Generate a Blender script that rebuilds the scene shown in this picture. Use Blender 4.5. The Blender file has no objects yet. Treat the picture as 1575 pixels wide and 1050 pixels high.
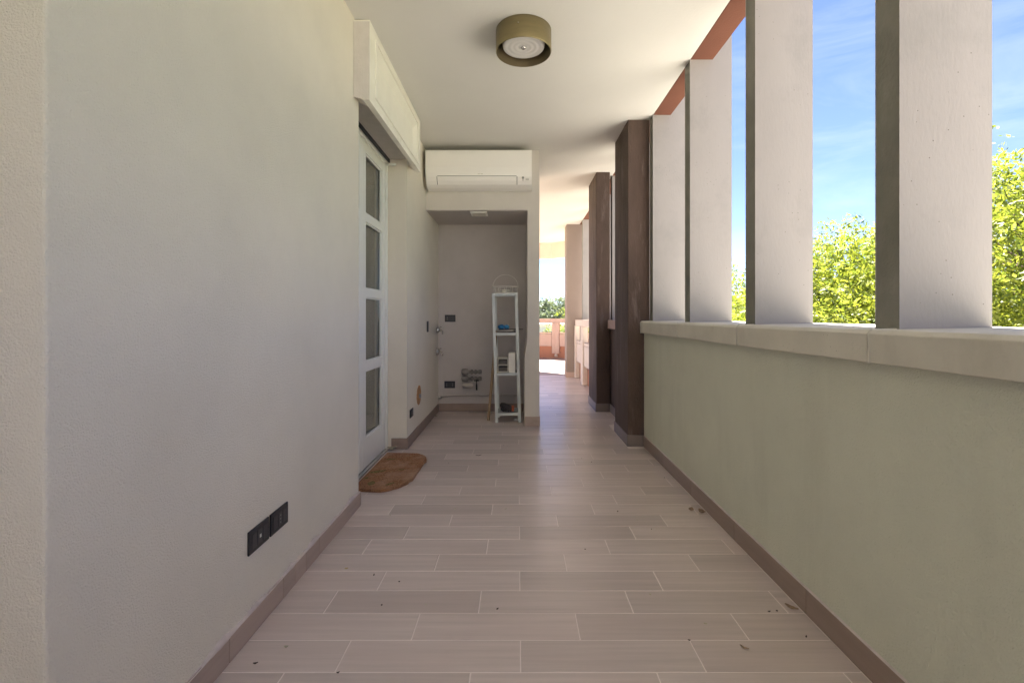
import bpy, bmesh, math, random
import numpy as np
from mathutils import Vector, Matrix
random.seed(7); np.random.seed(7)
scene = bpy.context.scene
COL = scene.collection
R = math.radians

# ------------------------------------------------------------------ camera
cam_d = bpy.data.cameras.new('camera'); cam = bpy.data.objects.new('camera', cam_d); COL.objects.link(cam)
cam.location = (0, 0, 1.15); cam.rotation_euler = (R(90), 0, 0)
cam_d.sensor_width = 36; cam_d.lens = 730/1575*36
cam_d.shift_x = -8.5/1575; cam_d.shift_y = -38/1575
cam_d.clip_start = 0.05; cam_d.clip_end = 3000
scene.camera = cam
# ------------------------------------------------------------------ light
SUN_EL = 60.0
ray = Vector((-math.sin(R(16)), -math.cos(R(16)), 0)).normalized()          # horizontal way the light travels
SUN_STRENGTH = 5.0; SKY_STRENGTH = 0.05; EXPOSURE = 3.05
sun_az_vec = -ray
w = bpy.data.worlds.new('World'); scene.world = w; w.use_nodes = True
nt = w.node_tree; nt.nodes.clear()
sky = nt.nodes.new('ShaderNodeTexSky'); sky.sky_type = 'NISHITA'; sky.sun_disc = False
sky.sun_elevation = R(SUN_EL); sky.sun_rotation = math.atan2(sun_az_vec.x, sun_az_vec.y)
sky.air_density = 0.62; sky.dust_density = 0.0; sky.ozone_density = 3.5; sky.altitude = 300
tc = nt.nodes.new('ShaderNodeTexCoord')
mp = nt.nodes.new('ShaderNodeMapping'); mp.inputs['Scale'].default_value = (1.4, 1.9, 6.5)
mp.inputs['Rotation'].default_value = (0.15, 0.25, 0.4)
nz = nt.nodes.new('ShaderNodeTexNoise'); nz.inputs['Scale'].default_value = 1.7; nz.inputs['Detail'].default_value = 8
nz.inputs['Roughness'].default_value = 0.62; nz.inputs['Distortion'].default_value = 0.6
cr = nt.nodes.new('ShaderNodeValToRGB'); cr.color_ramp.elements[0].position = 0.5; cr.color_ramp.elements[1].position = 0.82
cr.color_ramp.elements[0].color = (0, 0, 0, 1); cr.color_ramp.elements[1].color = (0.26, 0.26, 0.26, 1)
mx = nt.nodes.new('ShaderNodeMixRGB'); mx.inputs['Color2'].default_value = (3.8, 4.0, 4.4, 1)
bg = nt.nodes.new('ShaderNodeBackground'); bg.inputs['Strength'].default_value = SKY_STRENGTH
wo = nt.nodes.new('ShaderNodeOutputWorld')
L = nt.links
L.new(tc.outputs['Generated'], mp.inputs['Vector']); L.new(mp.outputs[0], nz.inputs['Vector'])
L.new(nz.outputs['Fac'], cr.inputs['Fac']); L.new(cr.outputs['Color'], mx.inputs['Fac'])
tint = nt.nodes.new('ShaderNodeVectorMath'); tint.operation = 'MULTIPLY'; tint.inputs[1].default_value = (.80, .70, .76)
L.new(sky.outputs['Color'], tint.inputs[0]); L.new(tint.outputs[0], mx.inputs['Color1']); L.new(mx.outputs[0], bg.inputs['Color']); L.new(bg.outputs[0], wo.inputs['Surface'])
sd = bpy.data.lights.new('sun', 'SUN'); sd.energy = SUN_STRENGTH; sd.angle = R(0.53); sd.color = (1.0, 0.94, 0.85)
sun = bpy.data.objects.new('sun', sd); COL.objects.link(sun); sun.location = (-20, 10, 30)
dirv = Vector((ray.x*math.cos(R(SUN_EL)), ray.y*math.cos(R(SUN_EL)), -math.sin(R(SUN_EL))))
sun.rotation_euler = dirv.to_track_quat('-Z', 'Y').to_euler()
vs = scene.view_settings
vs.view_transform = 'Standard'; vs.look = 'None'; vs.exposure = EXPOSURE; vs.gamma = 1.0; vs.use_curve_mapping = False
scene.render.engine = 'CYCLES'
cy = scene.cycles
cy.use_denoising = True
try: cy.denoiser = 'OPENIMAGEDENOISE'
except Exception: pass
cy.max_bounces = 10; cy.diffuse_bounces = 7; cy.glossy_bounces = 4; cy.transmission_bounces = 6; cy.transparent_max_bounces = 8
cy.sample_clamp_indirect = 6.0; cy.caustics_reflective = False; cy.caustics_refractive = False

# ------------------------------------------------------------------ materials
def _n(nt, t, **kw):
    n = nt.nodes.new(t)
    for k, v in kw.items():
        n.inputs[k].default_value = v
    return n
def mat(name, col, rough=0.7, var=0.08, vscale=3.0, bump=0.0, bscale=60.0, bdetail=6, stretch=(1, 1, 1), metal=0.0,
        spec=0.5, randv=0.0, stain=None, stain_scale=1.5, stain_lo=0.5, stain_hi=0.75, stain_stretch=(1, 1, 1), bump2=0.0, b2scale=8.0,
        speck=None, speck_scale=60, speck_size=0.08, rough_var=0.0):
    m = bpy.data.materials.new(name); m.use_nodes = True; t = m.node_tree; b = t.nodes['Principled BSDF']; l = t.links
    b.inputs['Roughness'].default_value = rough; b.inputs['Metallic'].default_value = metal
    b.inputs['Specular IOR Level'].default_value = spec
    tc = t.nodes.new('ShaderNodeTexCoord'); oi = t.nodes.new('ShaderNodeObjectInfo')
    off = t.nodes.new('ShaderNodeVectorMath'); off.operation = 'MULTIPLY_ADD'
    off.inputs[1].default_value = (1, 1, 1)
    sc_ = t.nodes.new('ShaderNodeMath'); sc_.operation = 'MULTIPLY'; sc_.inputs[1].default_value = 37.0
    l.new(oi.outputs['Random'], sc_.inputs[0])
    l.new(tc.outputs['Object'], off.inputs[0]); l.new(sc_.outputs[0], off.inputs[2])
    vec = off.outputs[0]
    def mapped(s):
        if s == (1, 1, 1): return vec
        mpn = t.nodes.new('ShaderNodeMapping'); mpn.inputs['Scale'].default_value = s
        l.new(vec, mpn.inputs['Vector']); return mpn.outputs[0]
    n1 = _n(t, 'ShaderNodeTexNoise', Scale=vscale, Detail=7.0, Roughness=0.6); l.new(mapped(stretch), n1.inputs['Vector'])
    hs = t.nodes.new('ShaderNodeMapRange'); hs.inputs['From Min'].default_value = 0.3; hs.inputs['From Max'].default_value = 0.7
    hs.inputs['To Min'].default_value = 1-var; hs.inputs['To Max'].default_value = 1+var; l.new(n1.outputs['Fac'], hs.inputs['Value'])
    val = hs.outputs[0]
    if randv:
        mr = t.nodes.new('ShaderNodeMapRange'); mr.inputs['To Min'].default_value = 1-randv; mr.inputs['To Max'].default_value = 1+randv
        l.new(oi.outputs['Random'], mr.inputs['Value'])
        mm = t.nodes.new('ShaderNodeMath'); mm.operation = 'MULTIPLY'; l.new(val, mm.inputs[0]); l.new(mr.outputs[0], mm.inputs[1]); val = mm.outputs[0]
    vm = t.nodes.new('ShaderNodeVectorMath'); vm.operation = 'SCALE'; vm.inputs[0].default_value = col[:3]; l.new(val, vm.inputs['Scale'])
    cur = vm.outputs[0]
    if stain:
        n2 = _n(t, 'ShaderNodeTexNoise', Scale=stain_scale, Detail=9.0, Roughness=0.65); l.new(mapped(stain_stretch), n2.inputs['Vector'])
        rp = t.nodes.new('ShaderNodeMapRange'); rp.inputs['From Min'].default_value = stain_lo; rp.inputs['From Max'].default_value = stain_hi
        l.new(n2.outputs['Fac'], rp.inputs['Value'])
        mc = t.nodes.new('ShaderNodeMixRGB'); l.new(rp.outputs[0], mc.inputs['Fac']); l.new(cur, mc.inputs['Color1']); mc.inputs['Color2'].default_value = (*stain, 1)
        cur = mc.outputs[0]
    if speck:
        vo = _n(t, 'ShaderNodeTexVoronoi', Scale=float(speck_scale)); l.new(vec, vo.inputs['Vector'])
        lt = t.nodes.new('ShaderNodeMath'); lt.operation = 'LESS_THAN'; lt.inputs[1].default_value = speck_size; l.new(vo.outputs['Distance'], lt.inputs[0])
        n3 = _n(t, 'ShaderNodeTexNoise', Scale=4.0, Detail=2.0); l.new(vec, n3.inputs['Vector'])
        g = t.nodes.new('ShaderNodeMath'); g.operation = 'GREATER_THAN'; g.inputs[1].default_value = 0.55; l.new(n3.outputs['Fac'], g.inputs[0])
        mu = t.nodes.new('ShaderNodeMath'); mu.operation = 'MULTIPLY'; l.new(lt.outputs[0], mu.inputs[0]); l.new(g.outputs[0], mu.inputs[1])
        mc = t.nodes.new('ShaderNodeMixRGB'); l.new(mu.outputs[0], mc.inputs['Fac']); l.new(cur, mc.inputs['Color1']); mc.inputs['Color2'].default_value = (*speck, 1)
        cur = mc.outputs[0]
    l.new(cur, b.inputs['Base Color'])
    if rough_var:
        rr = t.nodes.new('ShaderNodeMapRange'); rr.inputs['From Min'].default_value = 0.3; rr.inputs['From Max'].default_value = 0.7
        rr.inputs['To Min'].default_value = rough-rough_var; rr.inputs['To Max'].default_value = rough+rough_var
        l.new(n1.outputs['Fac'], rr.inputs['Value']); l.new(rr.outputs[0], b.inputs['Roughness'])
    last = None
    if bump:
        nb = _n(t, 'ShaderNodeTexNoise', Scale=bscale, Detail=float(bdetail), Roughness=0.6); l.new(mapped(stretch) if stretch != (1, 1, 1) else vec, nb.inputs['Vector'])
        bp = t.nodes.new('ShaderNodeBump'); bp.inputs['Strength'].default_value = 1.0; bp.inputs['Distance'].default_value = bump
        l.new(nb.outputs['Fac'], bp.inputs['Height']); last = bp.outputs[0]
    if bump2:
        nb = _n(t, 'ShaderNodeTexNoise', Scale=b2scale, Detail=3.0); l.new(vec, nb.inputs['Vector'])
        bp = t.nodes.new('ShaderNodeBump'); bp.inputs['Strength'].default_value = 1.0; bp.inputs['Distance'].default_value = bump2
        l.new(nb.outputs['Fac'], bp.inputs['Height'])
        if last: l.new(last, bp.inputs['Normal'])
        last = bp.outputs[0]
    if last: l.new(last, b.inputs['Normal'])
    return m

M = {}
M['stucco'] = mat('stucco', (.88, .825, .72), .92, var=.05, vscale=1.6, bump=.008, bscale=230, bump2=.002, b2scale=30, spec=.2)
M['stucco_parapet'] = mat('stucco_parapet', (.67, .68, .565), .92, var=.04, vscale=3, bump=.006, bscale=150, bump2=.003, b2scale=24, spec=.2, stain=(.60, .605, .50), stain_scale=2.5, stain_lo=.5, stain_hi=.8, stain_stretch=(1, 1.4, .25))
M['stucco_shaded'] = mat('stucco_shaded', (.64, .61, .56), .92, var=.05, vscale=2.5, bump=.003, bscale=120, spec=.2)  # same wall stucco, with the partition's shade put into the colour
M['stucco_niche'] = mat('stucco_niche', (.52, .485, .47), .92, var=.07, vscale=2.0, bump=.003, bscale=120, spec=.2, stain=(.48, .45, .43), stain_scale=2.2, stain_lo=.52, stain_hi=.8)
M['ceiling'] = mat('ceiling_paint', (.68, .675, .64), .9, var=.02, vscale=1.5, bump=.0012, bscale=60, spec=.2)
M['concrete'] = mat('fin_concrete', (.325, .305, .295), .8, var=.06, vscale=2.2, bump=.0016, bscale=90, spec=.25, stretch=(1, 1, .35), speck=(.16, .14, .13), speck_scale=38, speck_size=.075,
                    stain=(.27, .26, .25), stain_scale=3.5, stain_lo=.52, stain_hi=.8)
M['fin_side'] = mat('dark_fin_side', (.24, .232, .20), .85, var=.16, vscale=5, bump=.004, bscale=45, spec=.2, stain=(.17, .165, .13), stain_scale=5, stain_lo=.45, stain_hi=.75, stain_stretch=(1, 1, .4))  # darker greenish tone, given to the fins' side faces only
M['coping'] = mat('coping_concrete', (.60, .575, .50), .8, var=.08, vscale=4, bump=.002, bscale=70, spec=.3, stain=(.42, .40, .33), stain_scale=3.5, stain_lo=.55, stain_hi=.85, stain_stretch=(1, 1, .4),
                  speck=(.2, .18, .15), speck_scale=45, speck_size=.06, randv=.03)
M['terracotta'] = mat('terracotta_paint', (.155, .066, .044), .85, var=.06, vscale=4, bump=.002, bscale=80, spec=.2)
M['terracotta_base'] = mat('terracotta_upstand', (.40, .19, .125), .85, var=.06, vscale=4, spec=.2)
M['brown'] = mat('dark_brown_plaster', (.105, .073, .060), .85, var=.22, vscale=5, bump=.008, bscale=90, spec=.25, stretch=(1, 1, .3),
                 stain=(.24, .19, .165), stain_scale=8, stain_lo=.57, stain_hi=.8, stain_stretch=(1.6, 1.6, .22))
M['brown_lit'] = mat('lit_brown_plaster', (.28, .225, .195), .85, var=.05, vscale=3, bump=.003, bscale=90, spec=.2)  # the brown plaster as if lit, sunlight put into a lighter colour
M['salmon'] = mat('salmon_precast', (.48, .35, .295), .8, var=.05, vscale=5, bump=.002, bscale=60, spec=.2)
M['palepost'] = mat('pale_precast', (.62, .53, .47), .8, var=.06, vscale=5, bump=.002, bscale=60, spec=.2)
M['tile'] = mat('wood_look_porcelain', (.57, .495, .47), .31, var=.11, vscale=13, bump=.0004, bscale=60, stretch=(.12, 3.0, 1), spec=.5, randv=.13, rough_var=.02,
                stain=(.54, .44, .415), stain_scale=1.6, stain_lo=.42, stain_hi=1.0, stain_stretch=(.5, 2.0, 1))
M['grout'] = mat('grout', (.80, .72, .69), .85, var=.06, vscale=8, bump=.0006, bscale=150)
M['skirt'] = mat('skirting_porcelain', (.30, .225, .19), .42, var=.1, vscale=8, stretch=(1, .25, 3), spec=.4, randv=.07)
M['skirt_left'] = mat('skirting_porcelain_pink', (.41, .32, .275), .42, var=.1, vscale=8, stretch=(1, .25, 3), spec=.4, randv=.07)
M['caulk'] = mat('caulk', (.56, .49, .47), .6, var=.12, vscale=20, bump=.002, bscale=60)
M['white_paint'] = mat('white_lacquer', (.86, .86, .82), .35, var=.015, vscale=5, spec=.5)
M['box_paint'] = mat('shutter_box_paint', (.84, .82, .74), .5, var=.04, vscale=5, bump=.0008, bscale=60, spec=.35, stain=(.55, .53, .47), stain_scale=4, stain_lo=.6, stain_hi=.9)
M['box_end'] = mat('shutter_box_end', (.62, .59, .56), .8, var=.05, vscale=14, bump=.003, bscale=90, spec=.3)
M['ac_plastic'] = mat('ac_plastic', (.86, .845, .81), .32, var=.01, vscale=3, spec=.5)
M['dark_gap'] = mat('dark_gap', (.03, .03, .03), .7)
M['grey_mark'] = mat('grey_mark', (.30, .30, .29), .5)
M['black_plastic'] = mat('black_plastic', (.018, .018, .022), .38, var=.1, spec=.5)
M['black_module'] = mat('black_module', (.03, .03, .035), .3, var=.1, spec=.5)
M['white_dot'] = mat('white_dot', (.8, .8, .76), .4)
M['brass'] = mat('brushed_olive_gold', (.24, .195, .10), .42, var=.10, vscale=6, stretch=(1, 1, 6), metal=.55, spec=.5)
M['brass_in'] = mat('lamp_inside', (.13, .10, .055), .5, var=.1, metal=.3)
M['glass_white'] = mat('frosted_glass', (.62, .61, .58), .2, var=.04, vscale=6, spec=.6)
M['chrome'] = mat('chrome', (.62, .61, .59), .22, metal=1.0, var=.05)
M['pipe_grey'] = mat('dull_fitting', (.27, .25, .235), .5, var=.15, vscale=20, metal=.4)
M['pipe_paint'] = mat('painted_pipe', (.42, .39, .36), .6, var=.1, vscale=12)
M['rack'] = mat('rack_enamel', (.56, .60, .60), .38, var=.05, vscale=12, spec=.5)
M['white_card'] = mat('white_card', (.76, .74, .70), .6, var=.03)
M['cream_plastic'] = mat('cream_plastic', (.55, .53, .47), .5, var=.05)
M['blue'] = mat('blue_cloth', (.03, .19, .42), .6, var=.3, vscale=30, bump=.003, bscale=60)
M['paper'] = mat('paper', (.50, .47, .44), .7, var=.15, vscale=20)
M['dark_paper'] = mat('dark_paper', (.10, .09, .085), .6, var=.3, vscale=20)
M['rubber'] = mat('dark_rubber', (.035, .028, .03), .6, var=.3, vscale=30)
M['orange'] = mat('orange_cuff', (.45, .12, .06), .6, var=.2)
M['stick'] = mat('weathered_wood', (.36, .25, .15), .7, var=.2, vscale=20, stretch=(4, 4, .4))
M['wire'] = mat('white_wire', (.66, .65, .62), .45)
M['hole'] = mat('raw_brick_hole', (.55, .30, .13), .85, var=.2, vscale=30, bump=.004, bscale=50)
M['mat_coir'] = mat('coir', (.33, .165, .095), .95, var=.4, vscale=60, bump=.01, bscale=180, spec=.1, stain=(.50, .34, .25), stain_scale=7, stain_lo=.48, stain_hi=.68)
M['mat_green'] = mat('coir_green', (.19, .17, .075), .95, var=.3, vscale=60, bump=.01, bscale=180, spec=.1)
M['fibre'] = mat('coir_fibre', (.60, .36, .20), .9, var=.2)
M['leaf_dry'] = mat('dry_leaf', (.30, .21, .14), .8, var=.3, vscale=40)
M['leaf_tan'] = mat('dry_leaf_tan', (.50, .38, .20), .8, var=.3, vscale=40)
M['leaf_pale'] = mat('dry_leaf_pale', (.45, .43, .32), .8, var=.3, vscale=40)
M['leaf_black'] = mat('dark_crumb', (.05, .035, .03), .8, var=.3, vscale=40)
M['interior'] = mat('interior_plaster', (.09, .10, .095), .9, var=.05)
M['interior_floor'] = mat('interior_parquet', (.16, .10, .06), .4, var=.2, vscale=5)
M['bark'] = mat('bark', (.17, .125, .09), .9, var=.3, vscale=12, bump=.02, bscale=25, stretch=(1, 1, .3))
M['grass'] = mat('grass_ground', (.10, .13, .045), .95, var=.35, vscale=1.5, bump=.02, bscale=30, spec=.1, stain=(.22, .18, .10), stain_scale=.12, stain_lo=.55, stain_hi=.7)
M['paving'] = mat('pale_paving', (.66, .62, .56), .85, var=.08, vscale=2, bump=.004, bscale=40)
M['asphalt'] = mat('asphalt', (.055, .055, .056), .9, var=.15, vscale=4, bump=.006, bscale=80)
M['terrace'] = mat('bounce_terrace_paving', (.80, .73, .68), .6, var=.06, vscale=3)
M['terrace_pink'] = mat('terrace_paving_pink', (.36, .275, .225), .6, var=.08, vscale=3, bump=.001, bscale=40)
M['facade'] = mat('facade_plaster', (.45, .36, .30), .9, var=.06, vscale=1.5)
M['far_wall'] = mat('far_wall', (.42, .43, .42), .8, var=.06)
M['far_glass'] = mat('far_glass', (.05, .06, .07), .15, var=.05)

def glass_mat():
    m = bpy.data.materials.new('window_glass'); m.use_nodes = True
    b = m.node_tree.nodes['Principled BSDF']; b.inputs['Base Color'].default_value = (.86, .92, .89, 1)
    b.inputs['Transmission Weight'].default_value = 1.0; b.inputs['Roughness'].default_value = 0.0; b.inputs['IOR'].default_value = 1.5
    return m
M['glass'] = glass_mat()
def leaf_mat(name, c1, c2, trans):
    m = bpy.data.materials.new(name); m.use_nodes = True; t = m.node_tree; l = t.links; b = t.nodes['Principled BSDF']
    out = t.nodes['Material Output']
    g = t.nodes.new('ShaderNodeNewGeometry'); r = t.nodes.new('ShaderNodeValToRGB')
    r.color_ramp.elements[0].color = (*c1, 1); r.color_ramp.elements[1].color = (*c2, 1)
    l.new(g.outputs['Random Per Island'], r.inputs['Fac'])
    l.new(r.outputs[0], b.inputs['Base Color']); b.inputs['Roughness'].default_value = .5; b.inputs['Specular IOR Level'].default_value = .35
    tr = t.nodes.new('ShaderNodeBsdfTranslucent'); vm = t.nodes.new('ShaderNodeVectorMath'); vm.operation = 'MULTIPLY'
    vm.inputs[1].default_value = (1.25, 1.25, .6); l.new(r.outputs[0], vm.inputs[0]); l.new(vm.outputs[0], tr.inputs['Color'])
    ms = t.nodes.new('ShaderNodeMixShader'); ms.inputs[0].default_value = trans
    l.new(b.outputs[0], ms.inputs[1]); l.new(tr.outputs[0], ms.inputs[2]); l.new(ms.outputs[0], out.inputs['Surface'])
    return m
M['leaves'] = leaf_mat('spring_leaves', (.10, .15, .03), (.36, .385, .08), .42)
M['leaves_dark'] = leaf_mat('cedar_leaves', (.13, .17, .13), (.24, .28, .20), .2)
M['leaves_mid'] = leaf_mat('mid_leaves', (.07, .11, .025), (.16, .21, .05), .3)

# ------------------------------------------------------------------ object helpers
def set_props(o, label=None, cat=None, group=None, kind=None):
    if label: o['label'] = label
    if cat: o['category'] = cat
    if group: o['group'] = group
    if kind: o['kind'] = kind
    return o
def base_of(root):
    while root.parent: root = root.parent
    return Vector(root.location)
def link(name, me, m, parent=None, pivot=None):
    """me in world coordinates when pivot is None"""
    o = bpy.data.objects.new(name, me); COL.objects.link(o)
    if m and not me.materials: me.materials.append(m)
    if parent is not None: o.parent = parent
    return o
def from_bm(name, bm, m, parent=None, smooth=False, pivot=None):
    me = bpy.data.meshes.new(name)
    bmesh.ops.recalc_face_normals(bm, faces=bm.faces)
    bm.to_mesh(me); bm.free()
    if parent is not None: p = base_of(parent)
    elif pivot is not None: p = Vector(pivot)
    else:
        cs = np.empty(len(me.vertices)*3, 'f'); me.vertices.foreach_get('co', cs); cs = cs.reshape(-1, 3)
        lo, hi = cs.min(0), cs.max(0); p = Vector(((lo[0]+hi[0])/2, (lo[1]+hi[1])/2, lo[2]))
    me.transform(Matrix.Translation(-p))
    if smooth:
        for f in me.polygons: f.use_smooth = True
    o = link(name, me, m, parent)
    if parent is None: o.location = p
    return o
def thing(name, label, cat, loc, group=None):
    o = bpy.data.objects.new(name, None); COL.objects.link(o); o.location = loc; o.empty_display_size = .1
    return set_props(o, label, cat, group)
def box(bm, lo, hi, bev=0, seg=1, rot=None, piv=None):
    r = bmesh.ops.create_cube(bm, size=1)
    vs_ = r['verts']
    c = [(lo[i]+hi[i])/2 for i in range(3)]; s = [abs(hi[i]-lo[i]) for i in range(3)]
    for v in vs_: v.co = Vector((c[0]+v.co.x*s[0], c[1]+v.co.y*s[1], c[2]+v.co.z*s[2]))
    if bev:
        es = list({e for v in vs_ for e in v.link_edges})
        rr = bmesh.ops.bevel(bm, geom=es, offset=bev, segments=seg, affect='EDGES', profile=.5)
        vs_ = list({v for f in rr['faces'] for v in f.verts} | {v for v in vs_ if v.is_valid})
    if rot is not None:
        bmesh.ops.transform(bm, matrix=Matrix.Translation(piv) @ rot @ Matrix.Translation(-Vector(piv)), verts=vs_)
    return vs_
def boxo(name, lo, hi, m, parent=None, bev=0, seg=1, pivot=None, **k):
    bm = bmesh.new(); box(bm, lo, hi, bev, seg, **k); return from_bm(name, bm, m, parent, pivot=pivot)
def prism(bm, pts, axis, a, b):
    """pts in the plane across axis; axis 0: (y,z) 1: (x,z) 2: (x,y)"""
    def P(p, t):
        return {0: (t, p[0], p[1]), 1: (p[0], t, p[1]), 2: (p[0], p[1], t)}[axis]
    A = [bm.verts.new(P(p, a)) for p in pts]; B = [bm.verts.new(P(p, b)) for p in pts]
    bm.faces.new(A); bm.faces.new(B[::-1]); n = len(pts)
    for i in range(n): bm.faces.new((A[i], A[(i+1) % n], B[(i+1) % n], B[i]))
    return A+B
def bevel_all(bm, off, seg=2, ang=25):
    bm.normal_update()
    es = [e for e in bm.edges if len(e.link_faces) == 2 and e.calc_face_angle(0) > R(ang)]
    bmesh.ops.bevel(bm, geom=es, offset=off, segments=seg, affect='EDGES', profile=.5)
def lathe(bm, prof, c, n=48, axis='z', closed=False):
    """prof [(r,h)]"""
    rings = []
    for r, h in prof:
        ring = []
        for k in range(n):
            a = 2*math.pi*k/n; u, v = r*math.cos(a), r*math.sin(a)
            co = {'z': (c[0]+u, c[1]+v, c[2]+h), 'x': (c[0]+h, c[1]+u, c[2]+v), 'y': (c[0]+u, c[1]+h, c[2]+v)}[axis]
            ring.append(bm.verts.new(co))
        rings.append(ring)
    for i in range(len(rings)-1):
        for k in range(n):
            bm.faces.new((rings[i][k], rings[i][(k+1) % n], rings[i+1][(k+1) % n], rings[i+1][k]))
    if closed:
        bm.faces.new(rings[0]); bm.faces.new(rings[-1][::-1])
def tube(bm, pts, rad, n=8, cap=True):
    pts = [Vector(p) for p in pts]; rads = rad if isinstance(rad, (list, tuple)) else [rad]*len(pts)
    prev = None; rings = []
    up = Vector((0, 0, 1))
    for i, p in enumerate(pts):
        d = (pts[min(i+1, len(pts)-1)]-pts[max(i-1, 0)]).normalized()
        a = d.cross(up)
        if a.length < .05: a = d.cross(Vector((0, 1, 0)))
        a.normalize(); b = d.cross(a)
        rings.append([bm.verts.new(p+(a*math.cos(2*math.pi*k/n)+b*math.sin(2*math.pi*k/n))*rads[i]) for k in range(n)])
    for i in range(len(rings)-1):
        for k in range(n): bm.faces.new((rings[i][k], rings[i][(k+1) % n], rings[i+1][(k+1) % n], rings[i+1][k]))
    if cap: bm.faces.new(rings[0][::-1]); bm.faces.new(rings[-1])
def tubeo(name, pts, rad, m, parent=None, n=8):
    bm = bmesh.new(); tube(bm, pts, rad, n); return from_bm(name, bm, m, parent, smooth=True)

XL, XR, ZC = -.965, 1.125, 2.9          # left wall, parapet face, ceiling
YR = -4.3                               # ceiling ends behind the viewpoint, an unseen open terrace is added for bounce light
YB = -9.5                               # the balcony goes on behind the camera

# ------------------------------------------------------------------ ground and far setting
GZ = -4.5
bm = bmesh.new(); box(bm, (-900, -900, GZ-.5), (900, 1500, GZ)); g = from_bm('ground', bm, M['grass'], pivot=(0, 0, GZ)); set_props(g, kind='structure')
bm = bmesh.new(); box(bm, (1.6, -60, GZ+.004), (15.9, 90, GZ+.05)); g = from_bm('pavement', bm, M['paving']); set_props(g, kind='structure')
bm = bmesh.new(); box(bm, (16, -80, GZ+.002), (23, 140, GZ+.02)); g = from_bm('road', bm, M['asphalt']); set_props(g, kind='structure')

# lower storeys of the building, under the balcony
b = thing('apartment_building', 'lower storeys of the apartment block carrying the balcony', 'building', (0, 3, GZ))
boxo('wall', (-7, YB-.2, GZ), (1.30, 9.4, -.26), M['facade'], b, bev=.02)
for i in range(6):
    y0 = -3.3+i*2.0
    f = boxo('window', (1.301, y0, -4.2), (1.33, y0+1.2, -2.4), M['white_paint'], b, bev=.005)
    boxo('pane', (1.331, y0+.08, -4.1), (1.336, y0+1.12, -2.5), M['far_glass'], f)

# ------------------------------------------------------------------ floor
fl = thing('floor', None, None, (0, 0, 0)); fl['kind'] = 'structure'
terr = [(2.9, 9.6), (3.0, 11.2), (2.35, 12.6), (1.45, 13.3), (.2, 13.62), (-1.2, 13.6), (-2.8, 13.2), (-4.2, 12.2), (-4.6, 10.7)]
bm = bmesh.new(); prism(bm, [(-5.2, YB), (1.25, YB), (1.25, YR-.302), (-5.2, YR-.302)], 2, -.25, .0015); o = from_bm('added_rear_terrace', bm, M['terrace']); o['kind'] = 'structure'  # unseen pale terrace added to bounce sunlight into the balcony
bm = bmesh.new()
prism(bm, [(-2.4, YR-.3), (1.25, YR-.3), (1.25, 9.345), (-2.4, 9.345)], 2, -.25, -.0012)
from_bm('screed', bm, M['grout'], fl)
PITCH = .1529; GR = .0040; FULL = .600
tile_cache = {}
def tile_mesh(lx, ly):
    key = (round(lx, 3), round(ly, 3))
    if key in tile_cache: return tile_cache[key]
    bm = bmesh.new(); e = .0012; hx, hy = lx/2, ly/2
    vv = [[bm.verts.new((sx*(hx-i), sy*(hy-i), z)) for sx, sy in ((-1, -1), (1, -1), (1, 1), (-1, 1))] for i, z in ((0, -.009), (0, -e), (e, 0))]
    for a in (0, 1):
        for k in range(4): bm.faces.new((vv[a][k], vv[a][(k+1) % 4], vv[a+1][(k+1) % 4], vv[a+1][k]))
    bm.faces.new(vv[2])
    me = bpy.data.meshes.new('tile'); bm.to_mesh(me); bm.free(); me.materials.append(M['tile']); tile_cache[key] = me
    return me
OFF = {0: .010, 1: -.379, 2: -.152}
def row_range(yc):
    if yc < .97: return -2.4, 1.113
    if yc < 2.89: return -.957, 1.113
    if yc < 4.13: return -1.10, 1.113
    if yc < 4.21: return -.957, 1.113
    if yc < 4.99: return -.957, .970
    if yc < 5.77: return -.957, 1.113
    if yc < 5.95: return .238, 1.113
    return -.95, 1.2
stuff_bm = bmesh.new(); ntile = 0
k0 = int((YR-.3-1.5375)/PITCH)+1
for k in range(k0, 52):
    y0 = 1.5375+PITCH*k
    if y0+PITCH > 9.345: break
    yc = y0+PITCH/2; xa, xb = row_range(yc)
    off = OFF[k % 3]; x = off-math.ceil((off-xa)/.6028)*.6028
    while x < xb:
        a, b_ = max(x+GR/2, xa), min(x+.6028-GR/2, xb)
        if b_-a > .012:
            dz = random.uniform(-.0004, .0004)
            cuts = [(a, b_)]
            if 4.99 < yc < 5.77:           # the wall between niche and corridor stands here
                cuts = [(p, q) for p, q in ((a, min(b_, .105)), (max(a, .238), b_)) if q-p > .012]
            for (p, q) in cuts:
                lx = q-p
                if yc < 1.2 or (yc > 8.6 and ntile > 296):
                    me = tile_mesh(lx, PITCH-GR); st = bmesh.new(); st.from_mesh(me)
                    bmesh.ops.translate(st, vec=((p+q)/2, yc, dz), verts=st.verts)
                    tmp = bpy.data.meshes.new('t'); st.to_mesh(tmp); st.free(); stuff_bm.from_mesh(tmp); bpy.data.meshes.remove(tmp)
                else:
                    o = bpy.data.objects.new('tile', tile_mesh(lx, PITCH-GR)); COL.objects.link(o); o.parent = fl
                    o.location = ((p+q)/2, yc, dz); o.rotation_euler = (random.uniform(-.0012, .0012), random.uniform(-.0006, .0006), random.uniform(-.0008, .0008)); ntile += 1
        x += .6028
o = from_bm('tiles', stuff_bm, M['tile'], fl); o['kind'] = 'stuff'
print('tiles', ntile)
# terrace beyond
bm = bmesh.new(); prism(bm, [(-2.4, 9.348), (1.25, 9.348), (2.9, 9.6)]+terr[1:], 2, -.25, .001); o = from_bm('terrace', bm, M['terrace_pink'], pivot=(0, 11, 0)); set_props(o, kind='structure')

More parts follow.
